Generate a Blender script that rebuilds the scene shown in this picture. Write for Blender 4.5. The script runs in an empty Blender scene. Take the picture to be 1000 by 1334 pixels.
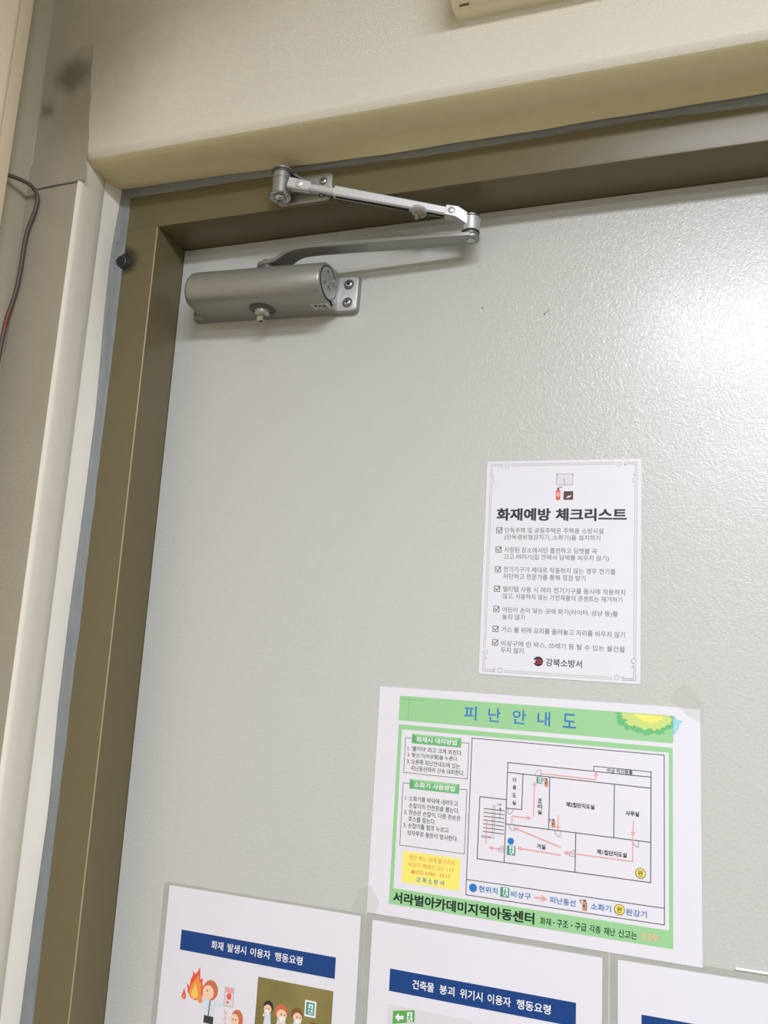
import bpy, bmesh, math, random
from mathutils import Vector, Matrix
from mathutils import noise as mnoise

# ---------------------------------------------------------------- camera, light, exposure
# Working unit below is the millimetre; the origin is the top hinge-side corner of the door leaf,
# X along the door, Y into the wall, Z up.  W() turns it into metres above the floor.
scene = bpy.context.scene
DOOR_TOP = 2050.0


def W(x, y, z):
    return Vector((x / 1000.0, y / 1000.0, (z + DOOR_TOP) / 1000.0))


YAW, PITCH, ROLL, FPX = 0.3314, 0.1846, 0.0530, 1067.6
cam_data = bpy.data.cameras.new('camera')
cam = bpy.data.objects.new('camera', cam_data)
scene.collection.objects.link(cam)
base = Matrix(((1, 0, 0), (0, 0, -1), (0, 1, 0)))
rot = Matrix.Rotation(YAW, 3, 'Z') @ Matrix.Rotation(PITCH, 3, 'X') @ base @ Matrix.Rotation(ROLL, 3, 'Z')
cam.matrix_world = Matrix.Translation(W(545.55, -789.42, -482.35)) @ rot.to_4x4()
cam_data.sensor_fit = 'VERTICAL'
cam_data.sensor_height = 36.0
cam_data.lens = FPX / 1334.0 * 36.0
cam_data.clip_start = 0.02
scene.camera = cam

scene.view_settings.view_transform = 'Standard'
scene.view_settings.look = 'None'
scene.view_settings.gamma = 1.0
scene.view_settings.use_curve_mapping = False
scene.view_settings.exposure = 0.95

world = bpy.data.worlds.new('world')
scene.world = world
world.use_nodes = True
world.node_tree.nodes['Background'].inputs[0].default_value = (1.0, 0.95, 0.88, 1)
world.node_tree.nodes['Background'].inputs[1].default_value = 0.3


def area(name, x, y, z, sx, sy, power, col=(1, 0.97, 0.92)):
    d = bpy.data.lights.new(name, 'AREA')
    d.shape = 'RECTANGLE'
    d.size, d.size_y, d.energy, d.color = sx, sy, power, col
    o = bpy.data.objects.new(name, d)
    scene.collection.objects.link(o)
    o.location = W(x, y, z)
    return o


area('ceiling_lamp', 1130, -1370, 425, 1.2, 0.3, 25.0, (0.93, 0.97, 1.07))      # recessed fluorescent panel nearest the door
area('ceiling_lamp', 1230, -2750, 425, 1.2, 0.3, 22.0, (0.93, 0.97, 1.07))


# ---------------------------------------------------------------- materials
def srgb(r, g, b):
    f = lambda c: c / 12.92 if c <= 0.04045 else ((c + 0.055) / 1.055) ** 2.4
    return (f(r / 255), f(g / 255), f(b / 255), 1)


def mat(name, col, rough=0.6, metal=0.0, spec=0.5, coat=0.0):
    m = bpy.data.materials.new(name)
    m.use_nodes = True
    b = m.node_tree.nodes['Principled BSDF']
    b.inputs['Base Color'].default_value = srgb(*col)
    b.inputs['Roughness'].default_value = rough
    b.inputs['Metallic'].default_value = metal
    b.inputs['Specular IOR Level'].default_value = spec
    b.inputs['Coat Weight'].default_value = coat
    return m


def nodes(m):
    return m.node_tree.nodes, m.node_tree.links, m.node_tree.nodes['Principled BSDF']


def add_noise(m, scale, amount, detail=4, dist=0.0, stretch=(1, 1, 1), rough_amt=0.0):
    """mottle the base colour a little and return the noise node"""
    N, Lk, b = nodes(m)
    tc = N.new('ShaderNodeTexCoord')
    mp = N.new('ShaderNodeMapping')
    mp.inputs['Scale'].default_value = stretch
    t = N.new('ShaderNodeTexNoise')
    t.inputs['Scale'].default_value = scale
    t.inputs['Detail'].default_value = detail
    t.inputs['Distortion'].default_value = dist
    Lk.new(tc.outputs['Object'], mp.inputs[0])
    Lk.new(mp.outputs[0], t.inputs['Vector'])
    if amount:
        mx = N.new('ShaderNodeMix')
        mx.data_type = 'RGBA'
        c = b.inputs['Base Color'].default_value[:]
        mx.inputs['A'].default_value = tuple(v * (1 - amount) for v in c[:3]) + (1,)
        mx.inputs['B'].default_value = tuple(min(1, v * (1 + amount)) for v in c[:3]) + (1,)
        Lk.new(t.outputs['Fac'], mx.inputs['Factor'])
        Lk.new(mx.outputs['Result'], b.inputs['Base Color'])
    return t


def add_bump(m, sock, strength, distance):
    N, Lk, b = nodes(m)
    bp = N.new('ShaderNodeBump')
    bp.inputs['Strength'].default_value = strength
    bp.inputs['Distance'].default_value = distance
    Lk.new(sock, bp.inputs['Height'])
    if b.inputs['Normal'].is_linked:
        Lk.new(b.inputs['Normal'].links[0].from_socket, bp.inputs['Normal'])
    Lk.new(bp.outputs[0], b.inputs['Normal'])


def weave(m, strength=0.35):
    """fine diagonal weave of vinyl wallpaper"""
    N, Lk, b = nodes(m)
    tc = N.new('ShaderNodeTexCoord')
    hs = []
    for ang in (0.9, -0.7):
        mp = N.new('ShaderNodeMapping')
        mp.inputs['Rotation'].default_value = (0, ang, 0)
        w = N.new('ShaderNodeTexWave')
        w.inputs['Scale'].default_value = 210
        w.inputs['Distortion'].default_value = 1.5
        w.inputs['Detail'].default_value = 1
        w.inputs['Detail Scale'].default_value = 60
        Lk.new(tc.outputs['Object'], mp.inputs[0])
        Lk.new(mp.outputs[0], w.inputs['Vector'])
        hs.append(w.outputs['Fac'])
    ad = N.new('ShaderNodeMath')
    ad.operation = 'ADD'
    Lk.new(hs[0], ad.inputs[0])
    Lk.new(hs[1], ad.inputs[1])
    add_bump(m, ad.outputs[0], strength, 0.0005)


def stain_and_shade(m, spots):
    """soiling and painted-in shade: (x, z, rx, rz, rgb, amount) in metres of object space, irregular edges"""
    N, Lk, b = nodes(m)
    tc = N.new('ShaderNodeTexCoord')
    nz = N.new('ShaderNodeTexNoise')
    nz.inputs['Scale'].default_value = 38
    nz.inputs['Detail'].default_value = 5
    Lk.new(tc.outputs['Object'], nz.inputs['Vector'])
    off = N.new('ShaderNodeVectorMath')
    off.operation = 'MULTIPLY_ADD'
    off.inputs[1].default_value = (0.035, 0.0, 0.035)
    Lk.new(nz.outputs['Color'], off.inputs[0])
    Lk.new(tc.outputs['Object'], off.inputs[2])
    for (x, z, rx, rz, rgb, amt, soft) in spots:
        mp = N.new('ShaderNodeMapping')
        mp.vector_type = 'POINT'
        mp.inputs['Scale'].default_value = (1 / rx, 0, 1 / rz)
        mp.inputs['Location'].default_value = (-(x + 0.0175) / rx, 0, -(z + 0.0175) / rz)
        Lk.new(off.outputs[0], mp.inputs[0])
        ln = N.new('ShaderNodeVectorMath')
        ln.operation = 'LENGTH'
        Lk.new(mp.outputs[0], ln.inputs[0])
        mr = N.new('ShaderNodeMapRange')
        mr.interpolation_type = 'SMOOTHSTEP'
        mr.inputs['From Min'].default_value = 1.0
        mr.inputs['From Max'].default_value = 1.0 - soft
        mr.inputs['To Min'].default_value = 0
        mr.inputs['To Max'].default_value = amt
        Lk.new(ln.outputs['Value'], mr.inputs['Value'])
        mx = N.new('ShaderNodeMix')
        mx.data_type = 'RGBA'
        Lk.new(mr.outputs[0], mx.inputs['Factor'])
        if b.inputs['Base Color'].is_linked:
            Lk.new(b.inputs['Base Color'].links[0].from_socket, mx.inputs['A'])
        else:
            mx.inputs['A'].default_value = b.inputs['Base Color'].default_value[:]
        mx.inputs['B'].default_value = srgb(*rgb)
        Lk.new(mx.outputs['Result'], b.inputs['Base Color'])


ZW = DOOR_TOP / 1000
M = {}
M['wallpaper'] = mat('wallpaper', (226, 219, 203), 0.75, spec=0.25)
add_noise(M['wallpaper'], 9, 0.03)
weave(M['wallpaper'])
stain_and_shade(M['wallpaper'], [(-0.06, ZW + 0.26, 0.33, 0.17, (150, 144, 116), 0.6, 0.9),
                       (-0.08, ZW + 0.16, 0.16, 0.19, (140, 131, 104), 0.7, 0.9)])  # broad shade of the upper left wall painted in, together with soiling
M['reveal_paper'] = mat('wallpaper_of_reveal', (226, 221, 206), 0.7, spec=0.25)
add_bump(M['reveal_paper'], add_noise(M['reveal_paper'], 60, 0.03).outputs['Fac'], 0.15, 0.002)
M['reveal_edge'] = mat('white_paper_edge', (240, 236, 226), 0.65, spec=0.25)
add_bump(M['reveal_edge'], add_noise(M['reveal_edge'], 50, 0.02).outputs['Fac'], 0.15, 0.002)
M['soffit_paper'] = mat('yellower_wallpaper', (234, 222, 184), 0.7, spec=0.25)  # lintel soffit in a yellower tint than the rest of the reveal
add_bump(M['soffit_paper'], add_noise(M['soffit_paper'], 60, 0.05).outputs['Fac'], 0.15, 0.002)
M['patch_paper'] = mat('older_wallpaper', (176, 167, 148), 0.8, spec=0.2)
add_noise(M['patch_paper'], 20, 0.06)
weave(M['patch_paper'], 0.6)
stain_and_shade(M['patch_paper'], [(-0.055, ZW + 0.14, 0.10, 0.12, (140, 133, 106), 0.7, 0.8),
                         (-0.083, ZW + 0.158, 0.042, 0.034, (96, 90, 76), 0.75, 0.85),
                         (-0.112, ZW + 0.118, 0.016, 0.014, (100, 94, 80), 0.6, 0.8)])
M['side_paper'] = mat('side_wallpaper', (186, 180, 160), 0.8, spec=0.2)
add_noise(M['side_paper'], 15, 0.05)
M['casing_paper'] = mat('casing_wallpaper', (240, 222, 196), 0.7, spec=0.25)
weave(M['casing_paper'], 0.4)
M['paint'] = mat('plain_wall_paint', (180, 175, 160), 0.8)
add_noise(M['paint'], 5, 0.02)
M['floor'] = mat('floor_vinyl', (80, 68, 40), 0.5)
add_noise(M['floor'], 6, 0.15)
M['ceiling'] = mat('ceiling_board', (225, 222, 214), 0.9)
add_noise(M['ceiling'], 30, 0.03)

# door paint: leathery wrinkled enamel
M['door'] = mat('wrinkled_door_enamel', (197, 197, 192), 0.26, spec=0.6, coat=0.2)
_n, _l, _b = nodes(M['door'])
_tc = _n.new('ShaderNodeTexCoord')
_v = _n.new('ShaderNodeTexNoise')
_v.inputs['Scale'].default_value = 225
_v.inputs['Detail'].default_value = 3
_v.inputs['Roughness'].default_value = 0.45
_v.inputs['Distortion'].default_value = 1.6
_l.new(_tc.outputs['Object'], _v.inputs['Vector'])
_r = _n.new('ShaderNodeMapRange')
_r.inputs['From Min'].default_value = 0.38
_r.inputs['From Max'].default_value = 0.62
_l.new(_v.outputs['Fac'], _r.inputs['Value'])
add_bump(M['door'], _r.outputs[0], 0.19, 0.0007)
M['door'].node_tree.nodes['Principled BSDF'].inputs['Coat Roughness'].default_value = 0.2
M['door_speck'] = mat('door_speck', (92, 92, 90), 0.6)

M['frame'] = mat('brown_frame_enamel', (108, 98, 70), 0.32, spec=0.45)
add_bump(M['frame'], add_noise(M['frame'], 90, 0.05).outputs['Fac'], 0.06, 0.001)
stain_and_shade(M['frame'], [(-0.039, ZW - 0.039, 0.020, 0.024, (34, 30, 24), 0.9, 0.75)])
M['frame_edge'] = mat('pale_frame_edge', (164, 150, 112), 0.4)
M['sealant'] = mat('grey_sealant', (128, 131, 131), 0.55)
add_bump(M['sealant'], add_noise(M['sealant'], 70, 0.16, stretch=(1, 1, .5)).outputs['Fac'], 0.5, 0.003)
M['silver'] = mat('silver_hammer_paint', (158, 157, 151), 0.42, 0.55)
add_bump(M['silver'], add_noise(M['silver'], 900, 0.10, 2).outputs['Fac'], 0.12, 0.0004)
M['silver_light'] = mat('lighter_silver', (206, 205, 205), 0.36, 0.45)
add_noise(M['silver_light'], 300, 0.04)
M['arm_metal'] = mat('arm_silver_paint', (156, 156, 152), 0.34, 0.7)
add_noise(M['arm_metal'], 300, 0.05)
M['steel'] = mat('zinc_steel', (190, 190, 188), 0.24, 1.0)
add_noise(M['steel'], 200, 0.08)
M['dark'] = mat('dark_recess', (24, 24, 24), 0.7)
add_noise(M['dark'], 50, 0.1)
M['dark_metal'] = mat('dark_bracket_paint', (96, 95, 92), 0.45, 0.5)
add_noise(M['dark_metal'], 300, 0.08)
M['rubber'] = mat('black_rubber', (26, 25, 25), 0.6)
add_noise(M['rubber'], 80, 0.1)
M['cable'] = mat('cable_sheath', (88, 76, 66), 0.5)
stain_and_shade(M['cable'], [(-0.11, ZW - 0.14, 0.05, 0.022, (120, 62, 36), 0.9, 0.6)])
M['box_plastic'] = mat('cream_plastic', (238, 230, 202), 0.5)
add_noise(M['box_plastic'], 12, 0.03)
M['slot'] = mat('slot_dark', (110, 92, 70), 0.7)


def flat(name, col, rough=0.5):
    m = mat(name, col, rough, spec=0.35)
    add_noise(m, 40, 0.02)
    return m


M['paper'] = flat('white_paper', (230, 226, 233), 0.45)
M['paper_gloss'] = flat('coated_paper', (229, 226, 233), 0.35)
M['line_grey'] = flat('ink_grey_line', (196, 188, 186))
M['ink'] = flat('ink_black', (52, 50, 54))
M['ink_soft'] = flat('ink_soft_black', (88, 84, 88))
M['ink_text'] = flat('ink_grey_text', (124, 120, 124))
M['ink_dark'] = flat('ink_footer', (24, 46, 38))
M['green'] = flat('print_green', (156, 207, 150))
M['green_dark'] = flat('print_green_tab', (112, 186, 122))
M['green_line'] = flat('print_green_edge', (96, 170, 108))
M['teal'] = flat('print_teal', (70, 150, 128))
M['sign_green'] = flat('print_sign_green', (92, 170, 82))
M['blue'] = flat('print_blue', (60, 124, 190))
M['blue_dot'] = flat('print_blue_dot', (38, 122, 198))
M['navy'] = flat('print_navy', (22, 65, 130))
M['pink'] = flat('print_pink', (240, 164, 158))
M['orange_text'] = flat('print_faded_orange', (232, 150, 92))
M['number_ink'] = flat('print_faded_red', (240, 178, 148))
M['yellow'] = flat('print_yellow', (246, 234, 118))
M['yellow_icon'] = flat('print_yellow_icon', (244, 226, 96))
M['yellow_soft'] = flat('print_yellow_green', (204, 220, 128))
M['sky'] = flat('print_pale_blue', (160, 212, 226))
M['leaf'] = flat('print_leaf_green', (104, 190, 124))
M['extinguisher'] = flat('print_extinguisher', (216, 150, 112))
M['brown_ink'] = flat('print_brown', (88, 66, 60))
M['red'] = flat('print_red', (224, 98, 84))
M['flame'] = flat('print_flame', (232, 92, 70))
M['flame_mid'] = flat('print_flame_orange', (240, 150, 72))
M['flame_in'] = flat('print_flame_yellow', (248, 204, 98))
M['skin'] = flat('print_skin', (246, 206, 176))
M['hair_red'] = flat('print_auburn', (206, 112, 78))
M['hair_brown'] = flat('print_brown_hair', (140, 84, 54))
M['hair_black'] = flat('print_dark_hair', (58, 46, 40))
M['shirt'] = flat('print_shirt', (214, 222, 232))
M['trousers'] = flat('print_trousers', (58, 56, 62))
M['smoke'] = flat('print_olive_smoke', (134, 122, 72))
add_noise(M['smoke'], 22, 0.45, 3)
M['pale_grey'] = flat('print_pale_grey', (222, 216, 220))
M['white'] = flat('print_white', (240, 238, 240))
M['emblem_red'] = flat('print_emblem_red', (140, 58, 62))
M['emblem_dark'] = flat('print_emblem_dark', (44, 38, 50))


def film_material():
    m = bpy.data.materials.new('clear_film')
    m.use_nodes = True
    N, Lk, b = nodes(m)
    b.inputs['Base Color'].default_value = srgb(176, 174, 164)
    b.inputs['Roughness'].default_value = 0.2
    tr = N.new('ShaderNodeBsdfTransparent')
    tr.inputs[0].default_value = (0.98, 0.98, 0.97, 1)
    mx = N.new('ShaderNodeMixShader')
    tc = N.new('ShaderNodeTexCoord')
    nz = N.new('ShaderNodeTexNoise')
    nz.inputs['Scale'].default_value = 45
    mr = N.new('ShaderNodeMapRange')
    mr.inputs['To Min'].default_value = 0.1
    mr.inputs['To Max'].default_value = 0.34
    Lk.new(tc.outputs['Object'], nz.inputs['Vector'])
    Lk.new(nz.outputs['Fac'], mr.inputs['Value'])
    Lk.new(mr.outputs[0], mx.inputs[0])
    Lk.new(tr.outputs[0], mx.inputs[1])
    Lk.new(b.outputs[0], mx.inputs[2])
    Lk.new(mx.outputs[0], N['Material Output'].inputs[0])
    return m


M['film'] = film_material()
M['tape'] = M['film'].copy()
M['tape'].name = 'clear_tape'
for _x in M['tape'].node_tree.nodes:
    if _x.type == 'MAP_RANGE':
        _x.inputs['To Min'].default_value, _x.inputs['To Max'].default_value = 0.08, 0.3
M['tape'].node_tree.nodes['Principled BSDF'].inputs['Base Color'].default_value = srgb(226, 224, 214)


# ---------------------------------------------------------------- mesh helpers (millimetres)
class MB:
    """collects shapes with several materials and links them as ONE mesh object"""

    def __init__(self):
        self.bm = bmesh.new()
        self.mats = []

    def mi(self, m):
        m = M[m] if isinstance(m, str) else m
        if m not in self.mats:
            self.mats.append(m)
        return self.mats.index(m)

    def face(self, pts, m, smooth=False):
        vs = [self.bm.verts.new(p) for p in pts]
        try:
            f = self.bm.faces.new(vs)
        except ValueError:
            return
        f.material_index = self.mi(m)
        f.smooth = smooth

    def grid(self, rows, m, smooth=True, close=False):
        """rows of points -> quads"""
        k = self.mi(m)
        V = [[self.bm.verts.new(p) for p in r] for r in rows]
        n = len(V[0])
        for a, b in zip(V[:-1], V[1:]):
            for j in range(n if close else n - 1):
                f = self.bm.faces.new((a[j], a[(j + 1) % n], b[(j + 1) % n], b[j]))
                f.material_index = k
                f.smooth = smooth
        return V

    def loft(self, rings, m, smooth=True, caps=(True, True), cap_m=None):
        V = self.grid(rings, m, smooth, True)
        k = self.mi(cap_m or m)
        for on, r, rev in ((caps[0], V[0], True), (caps[1], V[-1], False)):
            if on:
                f = self.bm.faces.new(list(reversed(r)) if rev else r)
                f.material_index = k

    def prism(self, poly, lo, hi, m, axis='z', bevel=0.0):
        """polygon extruded along an axis; poly in the two other coordinates"""
        def P(a, b, t):
            return {'z': (a, b, t), 'y': (a, t, b), 'x': (t, a, b)}[axis]
        if bevel:
            cx = sum(p[0] for p in poly) / len(poly)
            cy = sum(p[1] for p in poly) / len(poly)
            ext = max(math.hypot(p[0] - cx, p[1] - cy) for p in poly)
            k = 1 - bevel / ext
            sm = [(cx + (a - cx) * k, cy + (b - cy) * k) for a, b in poly]
            rings = [[P(a, b, lo) for a, b in sm], [P(a, b, lo + bevel) for a, b in poly],
                     [P(a, b, hi - bevel) for a, b in poly], [P(a, b, hi) for a, b in sm]]
        else:
            rings = [[P(a, b, lo) for a, b in poly], [P(a, b, hi) for a, b in poly]]
        self.loft(rings, m, False)

    def box(self, x0, x1, y0, y1, z0, z1, m, bevel=0.0):
        if not bevel:
            self.prism([(x0, y0), (x1, y0), (x1, y1), (x0, y1)], z0, z1, m)
            return
        b = bevel
        def oct_(d):
            return [(x0 + b - d, y0 + (0 if d else b) if False else y0), ]
        def ring(z, ins):
            X0, X1, Y0, Y1 = x0 + ins, x1 - ins, y0 + ins, y1 - ins
            return [(X0 + b, Y0, z), (X1 - b, Y0, z), (X1, Y0 + b, z), (X1, Y1 - b, z),
                    (X1 - b, Y1, z), (X0 + b, Y1, z), (X0, Y1 - b, z), (X0, Y0 + b, z)]
        self.loft([ring(z0, b * .7), ring(z0 + b, 0), ring(z1 - b, 0), ring(z1, b * .7)], m, False)

    def cyl(self, a, b, r0, r1, m, n=24, smooth=True, cap_m=None, caps=(True, True)):
        a, b = Vector(a), Vector(b)
        d = (b - a).normalized()
        u = d.orthogonal().normalized()
        v = d.cross(u)
        R = lambda c, r: [c + (u * math.cos(2 * math.pi * i / n) + v * math.sin(2 * math.pi * i / n)) * r
                          for i in range(n)]
        self.loft([R(a, r0), R(b, r1)], m, smooth, caps, cap_m)

    def lathe(self, a, d, prof, m, n=28):
        """prof: list of (distance along d, radius)"""
        a, d = Vector(a), Vector(d).normalized()
        u = d.orthogonal().normalized()
        v = d.cross(u)
        rings = []
        for t, r in prof:
            c = a + d * t
            rings.append([c + (u * math.cos(2 * math.pi * i / n) + v * math.sin(2 * math.pi * i / n)) * max(r, .01)
                          for i in range(n)])
        self.loft(rings, m, True)

    def tube(self, pts, r, m, n=10):
        pts = [Vector(p) for p in pts]
        rings = []
        u = None
        for i, p in enumerate(pts):
            d = (pts[min(i + 1, len(pts) - 1)] - pts[max(i - 1, 0)]).normalized()
            if u is None:
                u = d.orthogonal().normalized()
            u = (u - d * u.dot(d)).normalized()
            v = d.cross(u)
            rings.append([p + (u * math.cos(2 * math.pi * k / n) + v * math.sin(2 * math.pi * k / n)) * r
                          for k in range(n)])
        self.loft(rings, m)

    def build(self, name, parent=None, world=True, recalc=True, sharp=True):
        """vertices are millimetres; world=True: door coordinates, else local to the parent"""
        if recalc:
            bmesh.ops.recalc_face_normals(self.bm, faces=self.bm.faces[:])
        me = bpy.data.meshes.new(name)
        off = Vector((0, 0, DOOR_TOP)) if world else Vector((0, 0, 0))
        for v in self.bm.verts:
            v.co = (v.co + off) / 1000.0
        self.bm.to_mesh(me)
        self.bm.free()
        for m in self.mats:
            me.materials.append(m)
        if sharp:
            me.set_sharp_from_angle(angle=math.radians(38))
        o = bpy.data.objects.new(name, me)
        scene.collection.objects.link(o)
        if parent is not None:
            o.parent = parent
            if world:
                o.matrix_parent_inverse = parent.matrix_basis.inverted()
        return o


def structure(o):
    o['kind'] = 'structure'
    return o


def tag(o, label, cat, group=None):
    o['label'], o['category'] = label, cat
    if group:
        o['group'] = group
    return o


def thing(name, x, y, z, label, cat, group=None, tilt=0.0):
    o = bpy.data.objects.new(name, None)
    scene.collection.objects.link(o)
    o.empty_display_size = 0.02
    o.location = W(x, y, z)
    o.rotation_euler = (0, -tilt, 0)
    return tag(o, label, cat, group)


def rnd_noise(t, seed, scale):
    return mnoise.noise(Vector((t * scale, seed * 7.31, 0.5)))


def lerp_table(t, tab):
    if t <= tab[0][0]:
        return tab[0][1]
    for (a, va), (b, vb) in zip(tab[:-1], tab[1:]):
        if t <= b:
            return va + (vb - va) * (t - a) / (b - a)
    return tab[-1][1]


# ---------------------------------------------------------------- the setting
XR = 960.0          # opening side of the door
YF = -128.0         # front face of the wall
YS = -57.0          # front face of the steel frame
XC = -126.0         # corner with the side wall
CEIL, FLOOR = 450.0, -2050.0

# wall above and beside the doorway, with the wallpapered reveal folded back to the frame
mb = MB()
rng = [XR + 60 - i * (XR + 116) / 60 for i in range(61)][::-1]     # x stations for the lintel


def soffit_back(x):
    return lerp_table(x, [(-54, 55), (50, 53), (184, 49), (272, 46.6), (355, 47.4), (433, 46.2), (507, 47.8), (640, 47.5)]) \
        - 3.6 + rnd_noise(x, 3, .02) * 1.0


def lintel_profile(x):
    zb = soffit_back(x)
    return [(x, YF, CEIL), (x, YF, 250), (x, YF, 120), (x, YF, 62), (x, YF + .3, 57), (x, YF + 1.6, 53), (x, YF + 4.2, 50),
            (x, YF + 8, 48.3), (x, -114, 47.6), (x, -95, 48.6), (x, -84, 49.4), (x, -75, 48.6), (x, -67, (48 + zb) / 2 - .2), (x, -62.5, zb)]


rows = [lintel_profile(x) for x in rng]
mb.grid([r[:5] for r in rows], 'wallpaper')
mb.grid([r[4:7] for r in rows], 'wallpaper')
mb.grid([r[6:] for r in rows], 'soffit_paper')
zs = [52 - i * (2102 / 110) for i in range(111)]


def jamb_back(z):
    return lerp_table(-z, [(-55, -54.6), (36, -61), (93, -59.5), (223, -54.5), (446, -57.2), (543, -56.5), (647, -53), (747, -55.6), (850, -56.3)]) \
        + 4.2 + rnd_noise(z, 9, .012) * 0.8


def jamb_profile(z):
    xb = jamb_back(z)
    return [(-57.5, YF, z), (-55.6, YF + .4, z), (-53.9, YF + 1.7, z), (-53.1, YF + 4, z), (-53.3, -112, z), (-54.3, -98, z),
            (-55.2, -90.5, z), (-56.6, -87, z), (-57.2, -84.5, z), (-56.4, -80, z), (-55.2 * .55 + xb * .45, -72, z), (xb, -62.5, z)]


mb.grid([jamb_profile(z)[:9] for z in zs], 'reveal_paper')
mb.grid([jamb_profile(z)[8:] for z in zs], 'reveal_edge')
# the same reveal on the far side of the doorway
mb.grid([[(XR + 57, YF, z), (XR + 53, YF + 4, z), (XR + 54, -90, z), (XR + 52, -62.5, z)] for z in zs], 'reveal_paper')
# front faces left and right of the doorway
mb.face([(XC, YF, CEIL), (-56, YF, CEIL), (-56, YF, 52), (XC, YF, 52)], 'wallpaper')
mb.face([(XC, YF, 52), (-57.5, YF, 52), (-57.5, YF, FLOOR), (XC, YF, FLOOR)], 'patch_paper')
mb.face([(XR + 60, YF, CEIL), (2600, YF, CEIL), (2600, YF, FLOOR), (XR + 57, YF, FLOOR)], 'wallpaper')
# body of the wall behind the frame
mb.face([(XC, 70, CEIL), (2600, 70, CEIL), (2600, 70, FLOOR), (XC, 70, FLOOR)], 'paint')
structure(mb.build('wall_front', recalc=False))
for o in scene.objects:
    if o.name == 'wall_front':
        wall_front = o
# overlapping pieces of older wallpaper beside the doorway
mb = MB()
mb.grid([[(XC + 2, YF - .5, 192 - k * 17.2 + (3 if k == 0 else 0)), (-90, YF - .5, 193 - k * 17.1), (-62 + 1.6 * k + .8 * math.sin(k * 2), YF - .5, 195 - k * 17.2)]
         for k in range(11)] , 'patch_paper')
mb.build('wallpaper_patch', wall_front, recalc=False)
mb = MB()
mb.face([(-118, YF - .7, 20.6), (-57, YF - .7, 21.8), (-57, YF - .7, 20.6), (-118, YF - .7, 19.2)], 'ink_soft')
mb.build('wallpaper_seam', wall_front, recalc=False)

# side wall with its wallpapered casing
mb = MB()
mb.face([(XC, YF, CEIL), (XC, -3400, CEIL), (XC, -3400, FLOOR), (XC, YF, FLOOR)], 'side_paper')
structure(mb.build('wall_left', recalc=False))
mb = MB()
prof = [(XC + .5, -166.5), (-117, -167), (-114.6, -168.2), (-114, -170), (-114, -186), (-113.2, -187), (-112.6, -188.2), (-112.6, -192),
        (-113.6, -194), (-113.6, -420), (XC + .5, -420)]
mb.prism(prof, FLOOR, CEIL, 'casing_paper')
structure(mb.build('trim_1'))

# the rest of the room, behind the camera
mb = MB(); mb.face([(XC, 70, FLOOR), (2600, 70, FLOOR), (2600, -3400, FLOOR), (XC, -3400, FLOOR)], 'floor')
structure(mb.build('floor', recalc=False))
mb = MB(); mb.face([(XC, 70, CEIL), (2600, 70, CEIL), (2600, -3400, CEIL), (XC, -3400, CEIL)], 'ceiling')
structure(mb.build('ceiling', recalc=False))
mb = MB(); mb.face([(2600, 70, FLOOR), (2600, -3400, FLOOR), (2600, -3400, CEIL), (2600, 70, CEIL)], 'paint')
structure(mb.build('wall_right', recalc=False))
mb = MB(); mb.face([(XC, -3400, FLOOR), (2600, -3400, FLOOR), (2600, -3400, CEIL), (XC, -3400, CEIL)], 'paint')
structure(mb.build('wall_back', recalc=False))

# door leaf
mb = MB()
mb.box(0.8, XR - 0.8, 0, 40, FLOOR + 8, -1.0, 'door')
for (x, z, r, tail) in ((370.6, -109.6, .8, (371.6, -112)), (435.2, -122.4, .9, (441.3, -117.2)), (381.0, -454, .8, (381.6, -451))):
    mb.cyl((x, -.01, z), (x, -.25, z), r, r * .8, 'door_speck', 10)
    mb.tube([(x, -.1, z), ((x + tail[0]) / 2, -.15, (z + tail[1]) / 2 + .4), (tail[0], -.1, tail[1])], .16, 'door_speck', 5)
structure(mb.build('door_1'))

# brown steel frame: face, return against the door and a paler strip along the arris
mb = MB()
OX, OZ = -64.0, 62.0
mb.prism([(OX, YS), (-1.6, YS), (-.4, YS + .4), (0, YS + 1.6), (0, 45), (OX, 45)], FLOOR, 0, 'frame')
mb.prism([(XR + 64, YS), (XR + 64, 45), (XR, 45), (XR, YS + 1.2), (XR + 1.2, YS)], FLOOR, 0, 'frame')
ring = [(YS, 1.6), (YS + .4, .4), (YS + 1.6, 0), (45, 0), (45, OZ), (YS, OZ)]
mb.loft([[(OX, a, b) for a, b in ring], [(XR + 64, a, b) for a, b in ring]], 'frame', False)
zz = [0 - i * 40 for i in range(52)]
mb.grid([[(-.8, YS - .08, z), (-.3, YS + .3, z), (.1, YS + 1.0, z)] for z in zz], 'frame_edge')
structure(mb.build('trim_2'))

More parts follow.
